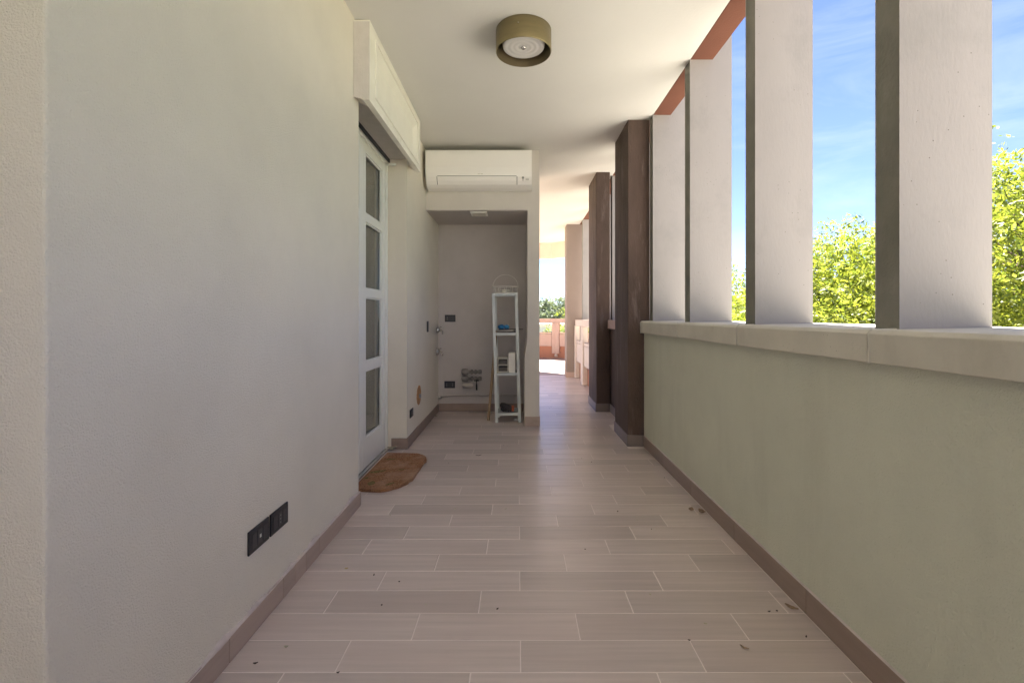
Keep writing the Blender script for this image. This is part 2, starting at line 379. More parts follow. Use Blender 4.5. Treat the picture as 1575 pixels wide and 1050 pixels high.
# ------------------------------------------------------------------ ceiling
bm = bmesh.new()
prism(bm, [(-4.7, YR), (1.177, YR), (1.177, 9.4), (1.6, 10.2), (1.33, 10.95), (.83, 11.42), (.2, 11.5), (-.3, 10.8), (-.6, 9), (-.75, 6.0), (-.97, 5.97), (-4.7, 5.97)], 2, ZC, 3.2)
o = from_bm('ceiling', bm, M['ceiling'], pivot=(0, 0, ZC)); set_props(o, kind='structure')
ed = [(1.6, 10.2), (1.33, 10.95), (.83, 11.42), (.2, 11.5)]
bm = bmesh.new(); prism(bm, ed+[(x*1.0-.02, y-.16) for x, y in ed[::-1]], 2, 2.54, 2.8995); o = from_bm('peach_ceiling_band', bm, mat('peach_bounce_tone', (.62, .50, .41), .9, var=.03, spec=.2)); set_props(o, 'added curved band under the far ceiling edge, coloured like bounced peach light', 'beam')  # added band; bounce light on the ceiling is put into its peach colour
o = boxo('eaves_beam', (1.1785, YR, ZC-.002), (1.331, 9.4, 3.198), M['terracotta'], bev=.003)
set_props(o, 'terracotta painted beam along the ceiling edge above the concrete fins', 'beam')

# ------------------------------------------------------------------ left apartment wall with its door opening
wl = thing('apartment_wall', 'long pale stucco apartment wall on the left with door opening', 'wall', (XL, 3.4, 0))
bm = bmesh.new()
prism(bm, [(-2.4, .97), (XL, .97), (XL, 2.887), (-1.25, 2.887), (-1.25, 1.25), (-2.4, 1.25)], 2, .0, ZC)
bevel_all(bm, .006, 2)
prism(bm, [(2.8875, 2.535), (4.14, 2.535), (4.14, 0), (5.95, 0), (5.95, ZC), (2.8875, ZC)], 0, -1.25, XL)
o = from_bm('wall', bm, M['stucco'], wl)
def skirt(parent, axis, fixed, th, cuts, h=.087, m=None, gap=.0025):
    """boards between cuts; axis 'y' runs along y with its back at x=fixed, thickness th signed towards the room"""
    for a, b_ in zip(cuts[:-1], cuts[1:]):
        a2, b2 = a+gap/2, b_-gap/2
        f2 = fixed+th
        if axis == 'y': lo, hi = (min(fixed, f2), a2, .0008), (max(fixed, f2), b2, h)
        else: lo, hi = (a2, min(fixed, f2), .0008), (b2, max(fixed, f2), h)
        o = boxo('skirting_tile', lo, hi, m or M['skirt'], parent, bev=.0012)
skirt(wl, 'y', XL, .010, [.972, 1.574, 1.935, 2.044, 2.145, 2.293, 2.897], m=M['skirt_left'])
skirt(wl, 'x', 4.14, -.010, [-1.10, XL+.010], m=M['skirt'], h=.092)
skirt(wl, 'y', XL, .010, [4.142, 4.74, 5.35, 5.769], m=M['skirt'], h=.095)
# ragged caulk line above the left skirting
bm = bmesh.new(); prev = None; N = 160
for i in range(N+1):
    y = .975+(2.885-.975)*i/N
    wob = .5+.5*math.sin(i*.31)+.45*math.sin(i*.13+1)+random.uniform(-.25, .25)
    zt = .0885+.012*max(0, wob); zb = .0872
    th = .0035+.002*random.random()
    cur = [bm.verts.new((XL+.0002, y, zt)), bm.verts.new((XL+th, y, zt-.002)), bm.verts.new((XL+.0098, y, zb+.0006)), bm.verts.new((XL+.0102, y, zb-.001-.006*max(0, wob-.7)))]
    if prev:
        for j in range(3): bm.faces.new((prev[j], cur[j], cur[j+1], prev[j+1]))
    prev = cur
from_bm('caulk_line', bm, M['caulk'], wl, smooth=True)

# room behind the door
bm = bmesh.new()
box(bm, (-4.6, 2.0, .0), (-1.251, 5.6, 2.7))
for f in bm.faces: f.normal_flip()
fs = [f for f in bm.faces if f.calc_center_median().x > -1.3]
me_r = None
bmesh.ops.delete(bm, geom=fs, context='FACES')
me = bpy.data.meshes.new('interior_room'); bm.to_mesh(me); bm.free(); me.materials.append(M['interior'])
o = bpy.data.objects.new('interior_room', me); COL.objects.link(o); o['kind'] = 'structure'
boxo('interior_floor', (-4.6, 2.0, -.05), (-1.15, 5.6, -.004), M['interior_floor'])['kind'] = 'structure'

# ------------------------------------------------------------------ balcony door, two leaves
XD = -1.14
dr = thing('balcony_door', 'white glazed double balcony door set back in the left wall', 'door', (XD, 3.5, 0))
boxo('gasket', (XD-.06, 4.1325, .016), (XD+.004, 4.1392, 2.53), M['dark_gap'], dr)
boxo('door_frame', (XD-.07, 4.097, 0), (XD+.012, 4.132, 2.533), M['white_paint'], dr, bev=.003)
boxo('door_frame', (XD-.07, 2.8885, 0), (XD+.012, 2.93, 2.533), M['white_paint'], dr, bev=.003)
boxo('door_frame', (XD-.07, 2.931, 2.47), (XD+.012, 4.096, 2.533), M['white_paint'], dr, bev=.003)
boxo('threshold', (XD-.075, 2.931, .001), (XD+.03, 4.096, .014), M['chrome'], dr, bev=.003)
ZP = [(.235, .742), (.81, 1.297), (1.362, 1.866), (1.932, 2.385)]
for (ya, yb) in ((2.935, 3.508), (3.412+.098, 4.093)):
    x0, x1 = XD-.055, XD
    sl = boxo('leaf_stile', (x0, ya, .016), (x1, ya+.062, 2.466), M['white_paint'], dr, bev=.004, seg=2)
    boxo('leaf_stile', (x0, yb-.082, .016), (x1, yb, 2.466), M['white_paint'], dr, bev=.004, seg=2)
    yi, yj = ya+.062, yb-.082
    zs = [.016]+[z for p in ZP for z in p]+[2.466]
    for i in range(0, len(zs), 2):
        boxo('bottom_rail' if i == 0 else ('top_rail' if i == len(zs)-2 else 'glazing_bar'), (x0+.0015, yi+.0004, zs[i]), (x1-.0015, yj-.0004, zs[i+1]), M['white_paint'], dr, bev=.003, seg=2)
    for (z0, z1) in ZP:
        pn = boxo('glass_pane', (x0+.020, yi+.003, z0+.003), (x0+.026, yj-.003, z1-.003), M['glass'], dr)
        bm = bmesh.new()                                     # bead round the pane
        for (a, b_, c, d) in ((yi+.0005, yi+.011, z0, z1), (yj-.011, yj-.0005, z0, z1), (yi+.0115, yj-.0115, z0, z0+.011), (yi+.0115, yj-.0115, z1-.011, z1)):
            box(bm, (x0+.028, a, c), (x1-.012, b_, d), .002)
        from_bm('bead', bm, M['white_paint'], pn)
for z in (.3, 1.2, 2.2):
    bm = bmesh.new(); lathe(bm, [(.008, -.05), (.008, .05)], (XD+.008, 4.098, z), 12, closed=True); from_bm('hinge', bm, M['white_paint'], dr, smooth=True)

# roller shutter box above the door
sh = thing('shutter_box', 'cream roller shutter box with recessed panel over the balcony door', 'shutter box', (XL, 3.52, 2.41))
ya, yb, xo = 2.795, 4.256, -.871
bm = bmesh.new()
# front board with inset field
O = [(ya, 2.422), (yb, 2.442), (yb, 2.882), (ya, 2.882)]; I1 = [(ya+.13, 2.50), (yb-.13, 2.50), (yb-.13, 2.825), (ya+.13, 2.825)]
I2 = [(ya+.19, 2.545), (yb-.19, 2.545), (yb-.19, 2.762), (ya+.19, 2.762)]
def ring(pts, x): return [bm.verts.new((x, p[0], p[1])) for p in pts]
rO, r1, r2, rB = ring(O, xo), ring(I1, xo), ring(I2, xo-.028), ring(O, xo-.036)
for A_, B_ in ((rO, r1), (r1, r2), (rB, rO)):
    for k in range(4): bm.faces.new((A_[k], A_[(k+1) % 4], B_[(k+1) % 4], B_[k]))
bm.faces.new(r2); bm.faces.new(rB[::-1])
from_bm('front_board', bm, M['box_paint'], sh)
for (p, q, zz) in ((ya, 2.884, 2.425), (4.142, yb, 2.452)):
    bm = bmesh.new(); prism(bm, [(XL+.001, zz+.03), (xo-.0365, zz), (xo-.0365, 2.880), (XL+.001, 2.880)], 1, p+.0005, q-.0005)
    bevel_all(bm, .002, 1); from_bm('end_cheek', bm, M['box_end'] if p == ya else M['box_paint'], sh)
for (a_, b_, c_, d_) in ((ya+.105, yb-.105, 2.826, 2.842), (ya+.105, yb-.105, 2.483, 2.499), (ya+.105, ya+.128, 2.4995, 2.8255), (yb-.128, yb-.105, 2.4995, 2.8255)):
    boxo('moulding', (xo+.0003, a_, c_), (xo+.009, b_, d_), M['box_paint'], sh, bev=.002)
bm = bmesh.new(); prism(bm, [(XL+.001, 2.440), (xo, 2.420), (xo, 2.884), (XL+.001, 2.884)], 1, ya-.006, ya-.0005); from_bm('end_plate', bm, M['box_end'], sh)
boxo('top_board', (XL+.001, ya, 2.8835), (xo, yb, 2.897), M['box_paint'], sh)
boxo('soffit_board', (XL-.16, 2.8895, 2.522), (XL+.044, 4.1385, 2.534), M['box_end'], sh, bev=.001)
bm = bmesh.new(); box(bm, (XD+.02, 2.90, 2.485), (XD+.032, 4.125, 2.516), .002)
from_bm('shutter_slat', bm, M['dark_gap'], sh)
tubeo('shutter_stop', [(XD+.014, 4.07, 2.455), (XD+.095, 4.075, 2.455)], .011, M['white_paint'], sh, 12)

# ------------------------------------------------------------------ niche wall
pw = thing('niche_wall', 'shade-toned grey partition wall across the balcony with open utility niche', 'wall', (-.37, 5.4, 0))
bm = bmesh.new()
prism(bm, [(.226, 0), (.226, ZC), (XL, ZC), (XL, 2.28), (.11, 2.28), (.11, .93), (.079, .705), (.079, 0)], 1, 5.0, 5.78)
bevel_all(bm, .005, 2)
from_bm('front_wall', bm, M['stucco_shaded'], pw)
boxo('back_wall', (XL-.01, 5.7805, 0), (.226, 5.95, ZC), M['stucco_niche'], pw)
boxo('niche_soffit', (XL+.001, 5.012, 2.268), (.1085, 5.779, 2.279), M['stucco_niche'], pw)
skirt(pw, 'x', 5.78, -.010, [XL+.012, -.36, .077], h=.095)
skirt(pw, 'x', 5.0, -.010, [.075, .238], h=.10, m=M['skirt_left'])
skirt(pw, 'y', .226, .010, [5.003, 5.5, 5.95], h=.10, m=M['skirt'])
v = thing('vent_cover', 'small square white vent cover on the niche soffit', 'vent', (-.415, 5.14, 2.256))
boxo('cover', (-.505, 5.045, 2.254), (-.325, 5.235, 2.2675), M['ac_plastic'], v, bev=.003)
for i in range(5): boxo('slat', (-.485, 5.07+i*.032, 2.2515), (-.345, 5.082+i*.032, 2.2535), M['cream_plastic'], v)

# far block on the left, beyond the niche, and end walls
o = boxo('outer_wall', (-4.7, 5.70, 0), (-1.251, 5.949, ZC), M['stucco'], bev=.01)
set_props(o, 'outer apartment wall facing the side terrace beyond the niche', 'wall')
o = boxo('side_terrace', (-6.5, 5.952, -.2), (-.957, 9.346, .0015), M['terrace_pink']); o['kind'] = 'structure'
o = boxo('shading_side_wall', (-1.6, YR, 0), (-1.064, .969, ZC), M['stucco']); set_props(o, 'unseen stucco wall added left behind the viewpoint to shade the wall end', 'wall')  # unseen wall added to keep rear light off the left wall end
o = boxo('terrace_wall', (-5.2, YB-.2, 0), (1.45, YB-.001, 1.0), M['stucco']); set_props(o, 'low stucco wall closing the added open terrace behind the viewpoint', 'wall')

# ------------------------------------------------------------------ parapet on the right
pp = thing('parapet_wall', 'olive grey stucco parapet wall along the right with concrete coping', 'wall', (1.28, .4, 0))
boxo('wall', (XR, YB, -.25), (1.45, 4.2195, 1.0075), M['stucco_parapet'], pp)
ys = [1.476+.886*k for k in range(-10, 4)]+[4.2185]
ys[0] = YB
for a, b_ in zip(ys[:-1], ys[1:]):
    bm = bmesh.new(); z0 = 1.008
    prism(bm, [(1.092, z0), (1.090, 1.097), (1.102, 1.110), (1.50, 1.118), (1.50, z0)], 1, a+.002, b_-.002)
    bevel_all(bm, .0025, 2); from_bm('coping_slab', bm, M['coping'], pp)
cuts = [1.835+.609*k for k in range(-16, 4)]; cuts[0] = YB
cuts.append(4.206); skirt(pp, 'y', XR, -.010, cuts, h=.098)
bm = bmesh.new(); prism(bm, [(XR-.0095, .0985), (XR-.001, .102), (XR-.0005, .0985)], 1, YB, 4.2); from_bm('grout_line', bm, M['caulk'], pp)
# ------------------------------------------------------------------ concrete fins
FX0, FX1 = 1.177, 1.456
fin_lab = {0: 'wide concrete fin nearest the camera in view, tall trees on both sides',
           1: 'second concrete fin from the right, clear sky and tree between it and the nearest',
           2: 'third concrete fin from the right, narrow strip of sky beside it',
           3: 'fourth concrete fin, standing right beside the near brown pillar'}
def fin_mesh():
    bm = bmesh.new(); h = (FX1-FX0)/2; e = 1.333-(FX0+FX1)/2
    prism(bm, [(-h, 1.106), (h, 1.106), (h, 4.0), (e, 4.0), (e, 2.91), (-h, 2.91)], 1, 0, .099); bevel_all(bm, .003, 2)
    bmesh.ops.recalc_face_normals(bm, faces=bm.faces)
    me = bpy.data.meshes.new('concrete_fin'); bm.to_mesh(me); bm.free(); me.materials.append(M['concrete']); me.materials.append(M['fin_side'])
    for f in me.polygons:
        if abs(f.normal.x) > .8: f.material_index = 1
    me.transform(Matrix.Translation((0, 0, -1.106)))
    return me
fmesh = fin_mesh()
for k in range(-5, 9):
    y = 1.459+.886*k
    if y < YR or y > 9.0: continue
    if k in (5, 6) and 5.75-.1 < y < 6.37: pass
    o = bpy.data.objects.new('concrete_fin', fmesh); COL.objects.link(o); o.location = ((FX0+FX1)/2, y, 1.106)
    far = {5: 'pale concrete fin seen between the two dark brown pillars', 6: 'concrete fin on the parapet behind the second brown pillar', 7: 'concrete fin on the far parapet just before the last fin', 8: 'last concrete fin beside the sunlit-toned brown pillar at the corridor end'}
    near = {4: 'concrete fin hidden behind the nearest brown pillar', -1: 'concrete fin just outside the right edge of the view', -2: 'concrete fin on the coping behind the viewpoint', -3: 'concrete fin third behind the viewpoint', -4: 'concrete fin fourth behind the viewpoint', -5: 'concrete fin at the rear end of the balcony'}
    lab = fin_lab.get(k) or far.get(k) or near.get(k)
    set_props(o, lab, 'fin', 'vertical concrete fins standing on the parapet')

# ------------------------------------------------------------------ pillars
def pillar(x0, x1, y0, y1, m, label, sk=None, sides=('f', 'l'), h=.10):
    t = thing('pillar', label, 'pillar', ((x0+x1)/2, (y0+y1)/2, 0), 'pillars along the right of the corridor')
    boxo('shaft', (x0, y0, 0), (x1, y1, ZC+.001), m, t, bev=.006, seg=2)
    skirt(t, 'x', y0, -.010, [x0-.0095, min(x1, XR)-.002 if x1 > XR else x1], h=h, m=sk)
    skirt(t, 'y', x0, -.010, [y0-.011, (y0+y1)/2+.1, y1], h=h, m=sk)
    return t
M['skirt_grey'] = mat('skirting_grey', (.22, .175, .16), .5, var=.1, vscale=8, randv=.05)
pillar(.982, 1.175, 4.22, 4.785, M['brown'], 'dark brown plastered pillar nearest the camera, scratched on its corridor side', M['skirt_grey'])
pillar(.955, 1.12, 5.75, 6.36, M['brown'], 'second dark brown plastered pillar farther down the corridor', M['skirt_grey'])
pillar(.930, 1.286, 9.0, 9.34, M['brown_lit'], 'brown pillar with a painted-in sunlit tone at the far end of the corridor by the sunlit terrace', M['salmon'])
p2 = thing('parapet_wall', 'short red brown parapet with pale coping between the two dark pillars', 'wall', (1.28, 5.27, 0))
boxo('wall', (XR, 4.786, -.25), (1.45, 6.9, 1.0075), M['brown'], p2)
boxo('coping_slab', (1.09, 4.787, 1.008), (1.50, 5.74, 1.11), M['salmon'], p2, bev=.004)
boxo('coping_slab', (1.125, 5.743, 1.008), (1.50, 6.9, 1.11), M['salmon'], p2, bev=.004)
skirt(p2, 'y', XR, -.010, [4.787, 5.3, 5.74], h=.098, m=M['skirt_grey'])

# ------------------------------------------------------------------ precast balustrades at the far end
def balustrade(pts, label, inner=1, pale=False):
    """closed run of precast bays through pts; panels hang in front of a terracotta upstand"""
    c = sum((Vector((*p, 0)) for p in pts), Vector())/len(pts)
    t = thing('balustrade', label, 'balustrade', c)
    mm = M['palepost'] if pale else M['salmon']
    for (p, q) in zip(pts[:-1], pts[1:]):
        P, Q = Vector((*p, 0)), Vector((*q, 0)); d = (Q-P); ln = d.length; d.normalize(); n = Vector((-d.y, d.x, 0))*inner
        def bay(name, s0, s1, o0, o1, z0, z1, m, bev=.006):
            bm = bmesh.new()
            pts4 = [P+d*s0+n*o0, P+d*s1+n*o0, P+d*s1+n*o1, P+d*s0+n*o1]
            prism(bm, [(v.x, v.y) for v in pts4], 2, z0, z1)
            if bev: bevel_all(bm, bev, 1)
            return from_bm(name, bm, m, t)
        bay('upstand', -.01, ln+.01, -.12, -.02, 0, .55, M['terracotta_base'], 0)
        bay('coping', .004, ln-.004, -.14, .05, .985, 1.095, mm)
        bay('panel', .125, ln-.125, -.015, .04, .33, .66, mm)
        bay('rail', .125, ln-.125, -.02, .045, .668, .715, mm)
        zp = .01 if pale else .13
        bay('post', .008, .118, -.02, .065, zp, .983, mm)
        bay('post', ln-.118, ln-.008, -.02, .065, zp, .983, mm)
        bm = bmesh.new(); e = P+n*.02; lathe(bm, [(.045, 0), (.05, .05), (.03, .08)], (e.x, e.y, .035), 12, closed=True)
        from_bm('drain_spout', bm, M['palepost'], t, smooth=True)
    return t
balustrade([(1.16, 6.92), (1.15, 8.05), (1.14, 8.98)], 'pale precast balustrade between the second and the far pillar', 1, pale=True)
balustrade([(1.30, 9.5), (2.85, 9.9), (2.85, 11.2), (2.2, 12.5), (1.08, 13.25), (-.7, 13.5), (-2.4, 13.2), (-3.9, 12.2), (-4.4, 10.8)],
           'salmon pink precast balustrade curving round the sunlit terrace', 1)

# ------------------------------------------------------------------ air conditioner
ac = thing('air_conditioner', 'white wall mounted split air conditioner above the utility niche', 'air conditioner', (-.39, 4.99, 2.465))
x0, x1 = -.927, .145
prof = [(4.999, 2.833), (4.80, 2.833), (4.785, 2.825), (4.782, 2.80), (4.780, 2.65), (4.784, 2.60), (4.794, 2.56), (4.812, 2.525), (4.842, 2.495), (4.885, 2.474), (4.95, 2.465), (4.999, 2.465)]
bm = bmesh.new(); prism(bm, prof, 0, x0, x1)
bevel_all(bm, .004, 2, 60)
body = from_bm('body', bm, M['ac_plastic'], ac)
# flap following the lower curve
bm = bmesh.new(); fp = [(4.792, 2.565), (4.800, 2.545), (4.812, 2.525), (4.842, 2.495)]
fx0, fx1 = -.81, -.01
for (ax_, bx_) in ((fx0, fx1),):
    A = [bm.verts.new((ax_, y-.0035, z-.0015)) for y, z in fp]; B = [bm.verts.new((bx_, y-.0035, z-.0015)) for y, z in fp]
    for i in range(3): bm.faces.new((A[i], B[i], B[i+1], A[i+1]))
ext = bmesh.ops.extrude_face_region(bm, geom=list(bm.faces)); bmesh.ops.translate(bm, vec=(0, .008, .004), verts=[v for v in ext['geom'] if isinstance(v, bmesh.types.BMVert)])
from_bm('flap', bm, M['ac_plastic'], ac)
for xx in (fx0-.007, fx1+.002):
    bm = bmesh.new(); A = [bm.verts.new((xx, y-.0015, z-.001)) for y, z in fp]; B = [bm.verts.new((xx+.005, y-.0015, z-.001)) for y, z in fp]
    for i in range(3): bm.faces.new((A[i], B[i], B[i+1], A[i+1]))
    from_bm('flap_gap', bm, M['dark_gap'], ac)
boxo('flap_gap', (fx0, 4.7862, 2.5675), (fx1, 4.793, 2.572), M['grey_mark'], ac)
bm = bmesh.new()
for i, wd in enumerate((.010, .008, .012, .009)): box(bm, (-.40+i*.014, 4.7785, 2.596-.012), (-.40+i*.014+wd, 4.7805, 2.5905), 0)
from_bm('brand_mark', bm, M['cream_plastic'], ac)
bm = bmesh.new()
lathe(bm, [(.010, 0), (.012, .001)], (.055, 4.7905, 2.552), 16, 'y', closed=True)
box(bm, (.052, 4.792, 2.522), (.058, 4.799, 2.541))
from_bm('indicator', bm, M['grey_mark'], ac)
bm = bmesh.new()
for i in range(3): box(bm, (.083+i*.011, 4.7945, 2.532), (.083+i*.011+.008, 4.7985, 2.541))
from_bm('printed_mark', bm, M['grey_mark'], ac)
for i in range(9):
    boxo('intake_slat', (x0+.04, 4.81+i*.018, 2.8335), (x1-.04, 4.82+i*.018, 2.8365), M['cream_plastic'], ac)

# ------------------------------------------------------------------ ceiling lamp
lp = thing('ceiling_lamp', 'round olive gold ceiling lamp with rippled frosted glass, unlit', 'lamp', (.037, 2.912, ZC))
c = (.037, 2.912, 0)
bm = bmesh.new(); lathe(bm, [(.166, 2.8995), (.1695, 2.897), (.170, 2.772), (.1685, 2.768), (.1655, 2.767)], c, 72); from_bm('shade', bm, M['brass'], lp, smooth=True)
bm = bmesh.new(); lathe(bm, [(.1654, 2.767), (.1640, 2.772), (.1635, 2.89)], c, 72); from_bm('shade_lining', bm, M['brass_in'], lp, smooth=True)
bm = bmesh.new(); pr = [(.1, 2.885), (.127, 2.86), (.130, 2.82), (.128, 2.806)]
for i in range(0, 25):
    r = .126*(1-i/24.0); pr.append((max(r, .0005), 2.803+.0011*math.cos(i*1.05)-.004*(1-(i/24)**2)))
lathe(bm, pr, c, 64); from_bm('glass_disc', bm, M['glass_white'], lp, smooth=True)
bm = bmesh.new(); lathe(bm, [(.014, 2.798), (.012, 2.792), (.001, 2.790)], c, 20); from_bm('finial', bm, M['chrome'], lp, smooth=True)
boxo('screw', (.0, 2.912-.173, 2.845), (.008, 2.912-.168, 2.85), M['chrome'], lp)

# ------------------------------------------------------------------ sockets
def socket(label, axis, c, w_, h_, dots=(), mods=3):
    """axis 'x': on the left wall facing +x; 'y': on the niche back wall facing -y"""
    t = thing('wall_socket', label, 'socket', c, 'black electrical boxes on the walls')
    def b(name, u0, u1, z0, z1, d0, d1, m, bev):
        if axis == 'x': lo, hi = (c[0]+d0, c[1]+u0, c[2]+z0), (c[0]+d1, c[1]+u1, c[2]+z1)
        else: lo, hi = (c[0]+u0, c[1]-d1, c[2]+z0), (c[0]+u1, c[1]-d0, c[2]+z1)
        return boxo(name, lo, hi, m, t, bev=bev)
    b('plate', -w_/2, w_/2, -h_/2, h_/2, .0005, .008, M['black_plastic'], .002)
    iw, ih = w_*.80, h_*.62
    for i in range(mods):
        u0 = -iw/2+i*iw/mods
        mo = b('module', u0+.0008, u0+iw/mods-.0008, -ih/2, ih/2, .0082, .0105, M['black_module'], .001)
        if i in dots:
            for dz in (-.014, 0, .014): b('contact', u0+iw/mods/2-.003, u0+iw/mods/2+.003, dz-.003, dz+.003, .0106, .0112, M['grey_mark'], 0)
        if i == -1: pass
    return t
s1 = socket('black three module wall box low on the near left wall, with white dot', 'x', (XL, 1.762, .338), .138, .086, ())
boxo('indicator_dot', (XL+.0108, 1.757, .333), (XL+.0122, 1.767, .345), M['white_dot'], s1)
socket('black socket plate low on the near left wall, closest to the door', 'x', (XL, 1.912, .338), .138, .086, (1,))
socket('black socket plate low on the left wall beside the round hole', 'x', (XL, 4.30, .28), .12, .075, (1,))
socket('black upright switch plate at waist height on left wall by the niche', 'x', (XL, 5.08, 1.045), .075, .115, (), 1)
socket('upper black socket plate on the grey back wall of the niche', 'y', (-.82, 5.78, 1.13), .13, .085, (0,))
socket('lower black socket plate on the grey back wall of the niche', 'y', (-.825, 5.78, .325), .13, .085, (0, 2))
# round hole with raw edge in left wall
hb = thing('wall_hole', 'round raw orange brick hole cut in the left wall near the niche', 'hole', (XL, 4.64, .38))
bm = bmesh.new(); n = 28
cy_, cz_ = 4.64, .385
ro = []; rm = []; ri = []
for k in range(n):
    a = 2*math.pi*k/n; j = 1+random.uniform(-.05, .05)
    ro.append(bm.verts.new((XL+.0012, cy_+.105*j*math.cos(a), cz_+.095*j*math.sin(a))))
    rm.append(bm.verts.new((XL+.004, cy_+.088*math.cos(a), cz_+.080*math.sin(a))))
    ri.append(bm.verts.new((XL+.0015, cy_+.070*j*math.cos(a), cz_+.064*j*math.sin(a))))
for A_, B_ in ((ro, rm), (rm, ri)):
    for k in range(n): bm.faces.new((A_[k], A_[(k+1) % n], B_[(k+1) % n], B_[k]))
from_bm('raw_rim', bm, M['hole'], hb)
bm = bmesh.new(); lathe(bm, [(.069, .0015), (.06, .0012)], (XL, cy_, cz_), 24, 'x', closed=True); from_bm('infill', bm, M['hole'], hb)
boxo('pipe_stub', (XL+.002, cy_-.01, cz_-.03), (XL+.02, cy_+.02, cz_+.01), M['pipe_paint'], hb, bev=.004)

# ------------------------------------------------------------------ taps, pipes and valves
def tap(label, y, z, big):
    t = thing('tap', label, 'tap', (XL+.006, y, z))
    bm = bmesh.new(); lathe(bm, [(.045 if big else .03, 0), (.046 if big else .032, .01), (.03, .03), (.018, .034)], (XL+.006, y, z), 20, 'x', closed=True); from_bm('rose', bm, M['chrome'], t, smooth=True)
    bm = bmesh.new(); tube(bm, [(XL+.012, y, z), (XL+.055, y, z), (XL+.075, y-.01, z-.012), (XL+.08, y-.02, z-.045)], [.013, .014, .012, .009], 12); from_bm('spout', bm, M['chrome'], t, smooth=True)
    bm = bmesh.new(); tube(bm, [(XL+.045, y, z+.008), (XL+.045, y, z+.035)], .008, 10); tube(bm, [(XL+.03, y-.028, z+.038), (XL+.055, y+.028, z+.038)], .007, 8); from_bm('handle', bm, M['chrome'], t, smooth=True)
tap('upper small chrome tap on the left wall in the niche corner', 5.62, .99, False)
tap('lower chrome tap with round rose on left wall in the niche', 5.62, .735, True)
pm = thing('pipe', 'thin painted pipe running along the niche back wall above the skirting', 'pipe', (-.45, 5.765, .19))
bm = bmesh.new(); tube(bm, [(XL+.03, 5.758, .178), (-.80, 5.762, .195), (-.3, 5.764, .197), (.05, 5.764, .197)], .0085, 10); from_bm('tube', bm, M['pipe_paint'], pm, smooth=True)
bm = bmesh.new(); tube(bm, [(XL+.012, 5.735, .172), (XL+.05, 5.745, .176)], .014, 10); from_bm('end_cap', bm, M['chrome'], pm, smooth=True)
for xx in (-.62, -.2):
    boxo('bracket', (xx, 5.752, .183), (xx+.012, 5.7795, .211), M['pipe_paint'], pm, bev=.002)
va = thing('valve_manifold', 'dull metal water valves stacked in two rows on the niche back wall', 'valve', (-.54, 5.72, .45))
for j, (z, xa, xb) in enumerate(((.487, -.665, -.43), (.405, -.665, -.43))):
    bm = bmesh.new()
    lathe(bm, [(.014, xa-.01), (.036, xa), (.04, xa+.03), (.036, xa+.065), (.02, xa+.075), (.018, xa+.10), (.030, xa+.105), (.030, xa+.125), (.018, xa+.13), (.018, xa+.145), (.028, xa+.15), (.028, xa+.17), (.016, xa+.175), (.016, xa+.19), (.026, xa+.20), (.026, xb-.005), (.012, xb)], (0, 5.715, z), 20, 'x', closed=True)
    from_bm('valve_body', bm, M['pipe_grey'], va, smooth=True)
    bm = bmesh.new(); tube(bm, [(xa+.115, 5.715, z), (xa+.115, 5.778, z)], .015, 10); tube(bm, [(xa+.16, 5.715, z), (xa+.16, 5.778, z)], .015, 10); from_bm('wall_stub', bm, M['pipe_grey'], va, smooth=True)
bm = bmesh.new(); lathe(bm, [(.014, -.665), (.03, -.655), (.033, -.60), (.028, -.54), (.012, -.53)], (0, 5.72, .322), 18, 'x', closed=True); from_bm('drain_cap', bm, M['pipe_paint'], va, smooth=True)
bm = bmesh.new(); tube(bm, [(-.49, 5.70, .40), (-.492, 5.695, .33), (-.49, 5.695, .27)], [.012, .009, .009], 10); tube(bm, [(-.52, 5.695, .385), (-.46, 5.695, .385)], .007, 8); from_bm('lever', bm, M['dark_gap'], va, smooth=True)

# ------------------------------------------------------------------ shelf rack, leaning a little
rk = thing('shelf_rack', 'narrow pale metal shelf rack standing in the niche', 'shelf', (-.10, 5.28, 0))
lean = Matrix.Rotation(R(-1.55), 4, 'Y'); PV = Vector((-.10, 5.28, 0))
def leaned(bm): bmesh.ops.transform(bm, matrix=Matrix.Translation(PV) @ lean @ Matrix.Translation(-PV), verts=bm.verts)
def lo_(name, bm, m, parent, smooth=False): leaned(bm); return from_bm(name, bm, m, parent, smooth)
Y0, Y1 = 5.15, 5.43
for (sx, sy) in ((-1, -1), (1, -1), (-1, 1), (1, 1)):
    ix = .14 if sy < 0 else .132
    xc = -.10+sx*ix; yc = Y0 if sy < 0 else Y1
    bm = bmesh.new()
    pts = [(xc, yc), (xc-sx*.030, yc), (xc-sx*.030, yc-sy*.0025), (xc-sx*.0025, yc-sy*.0025), (xc-sx*.0025, yc-sy*.030), (xc, yc-sy*.030)]
    prism(bm, pts, 2, 0, 1.41); lo_('post', bm, M['rack'], rk)
for z in (.106, .54, .976, 1.404):
    bm = bmesh.new(); box(bm, (-.2385, Y0+.0008, z-.028), (.0385, Y0+.0025, z)); box(bm, (-.2385, Y1-.0025, z-.028), (.0385, Y1-.0008, z))
    box(bm, (-.2385, Y0+.0026, z-.0035), (.0385, Y1-.0026, z-.0015)); box(bm, (-.2370, Y0+.003, z-.026), (-.2350, Y1-.003, z-.004)); box(bm, (.0350, Y0+.003, z-.026), (.0370, Y1-.003, z-.004))
    lo_('shelf', bm, M['rack'], rk)
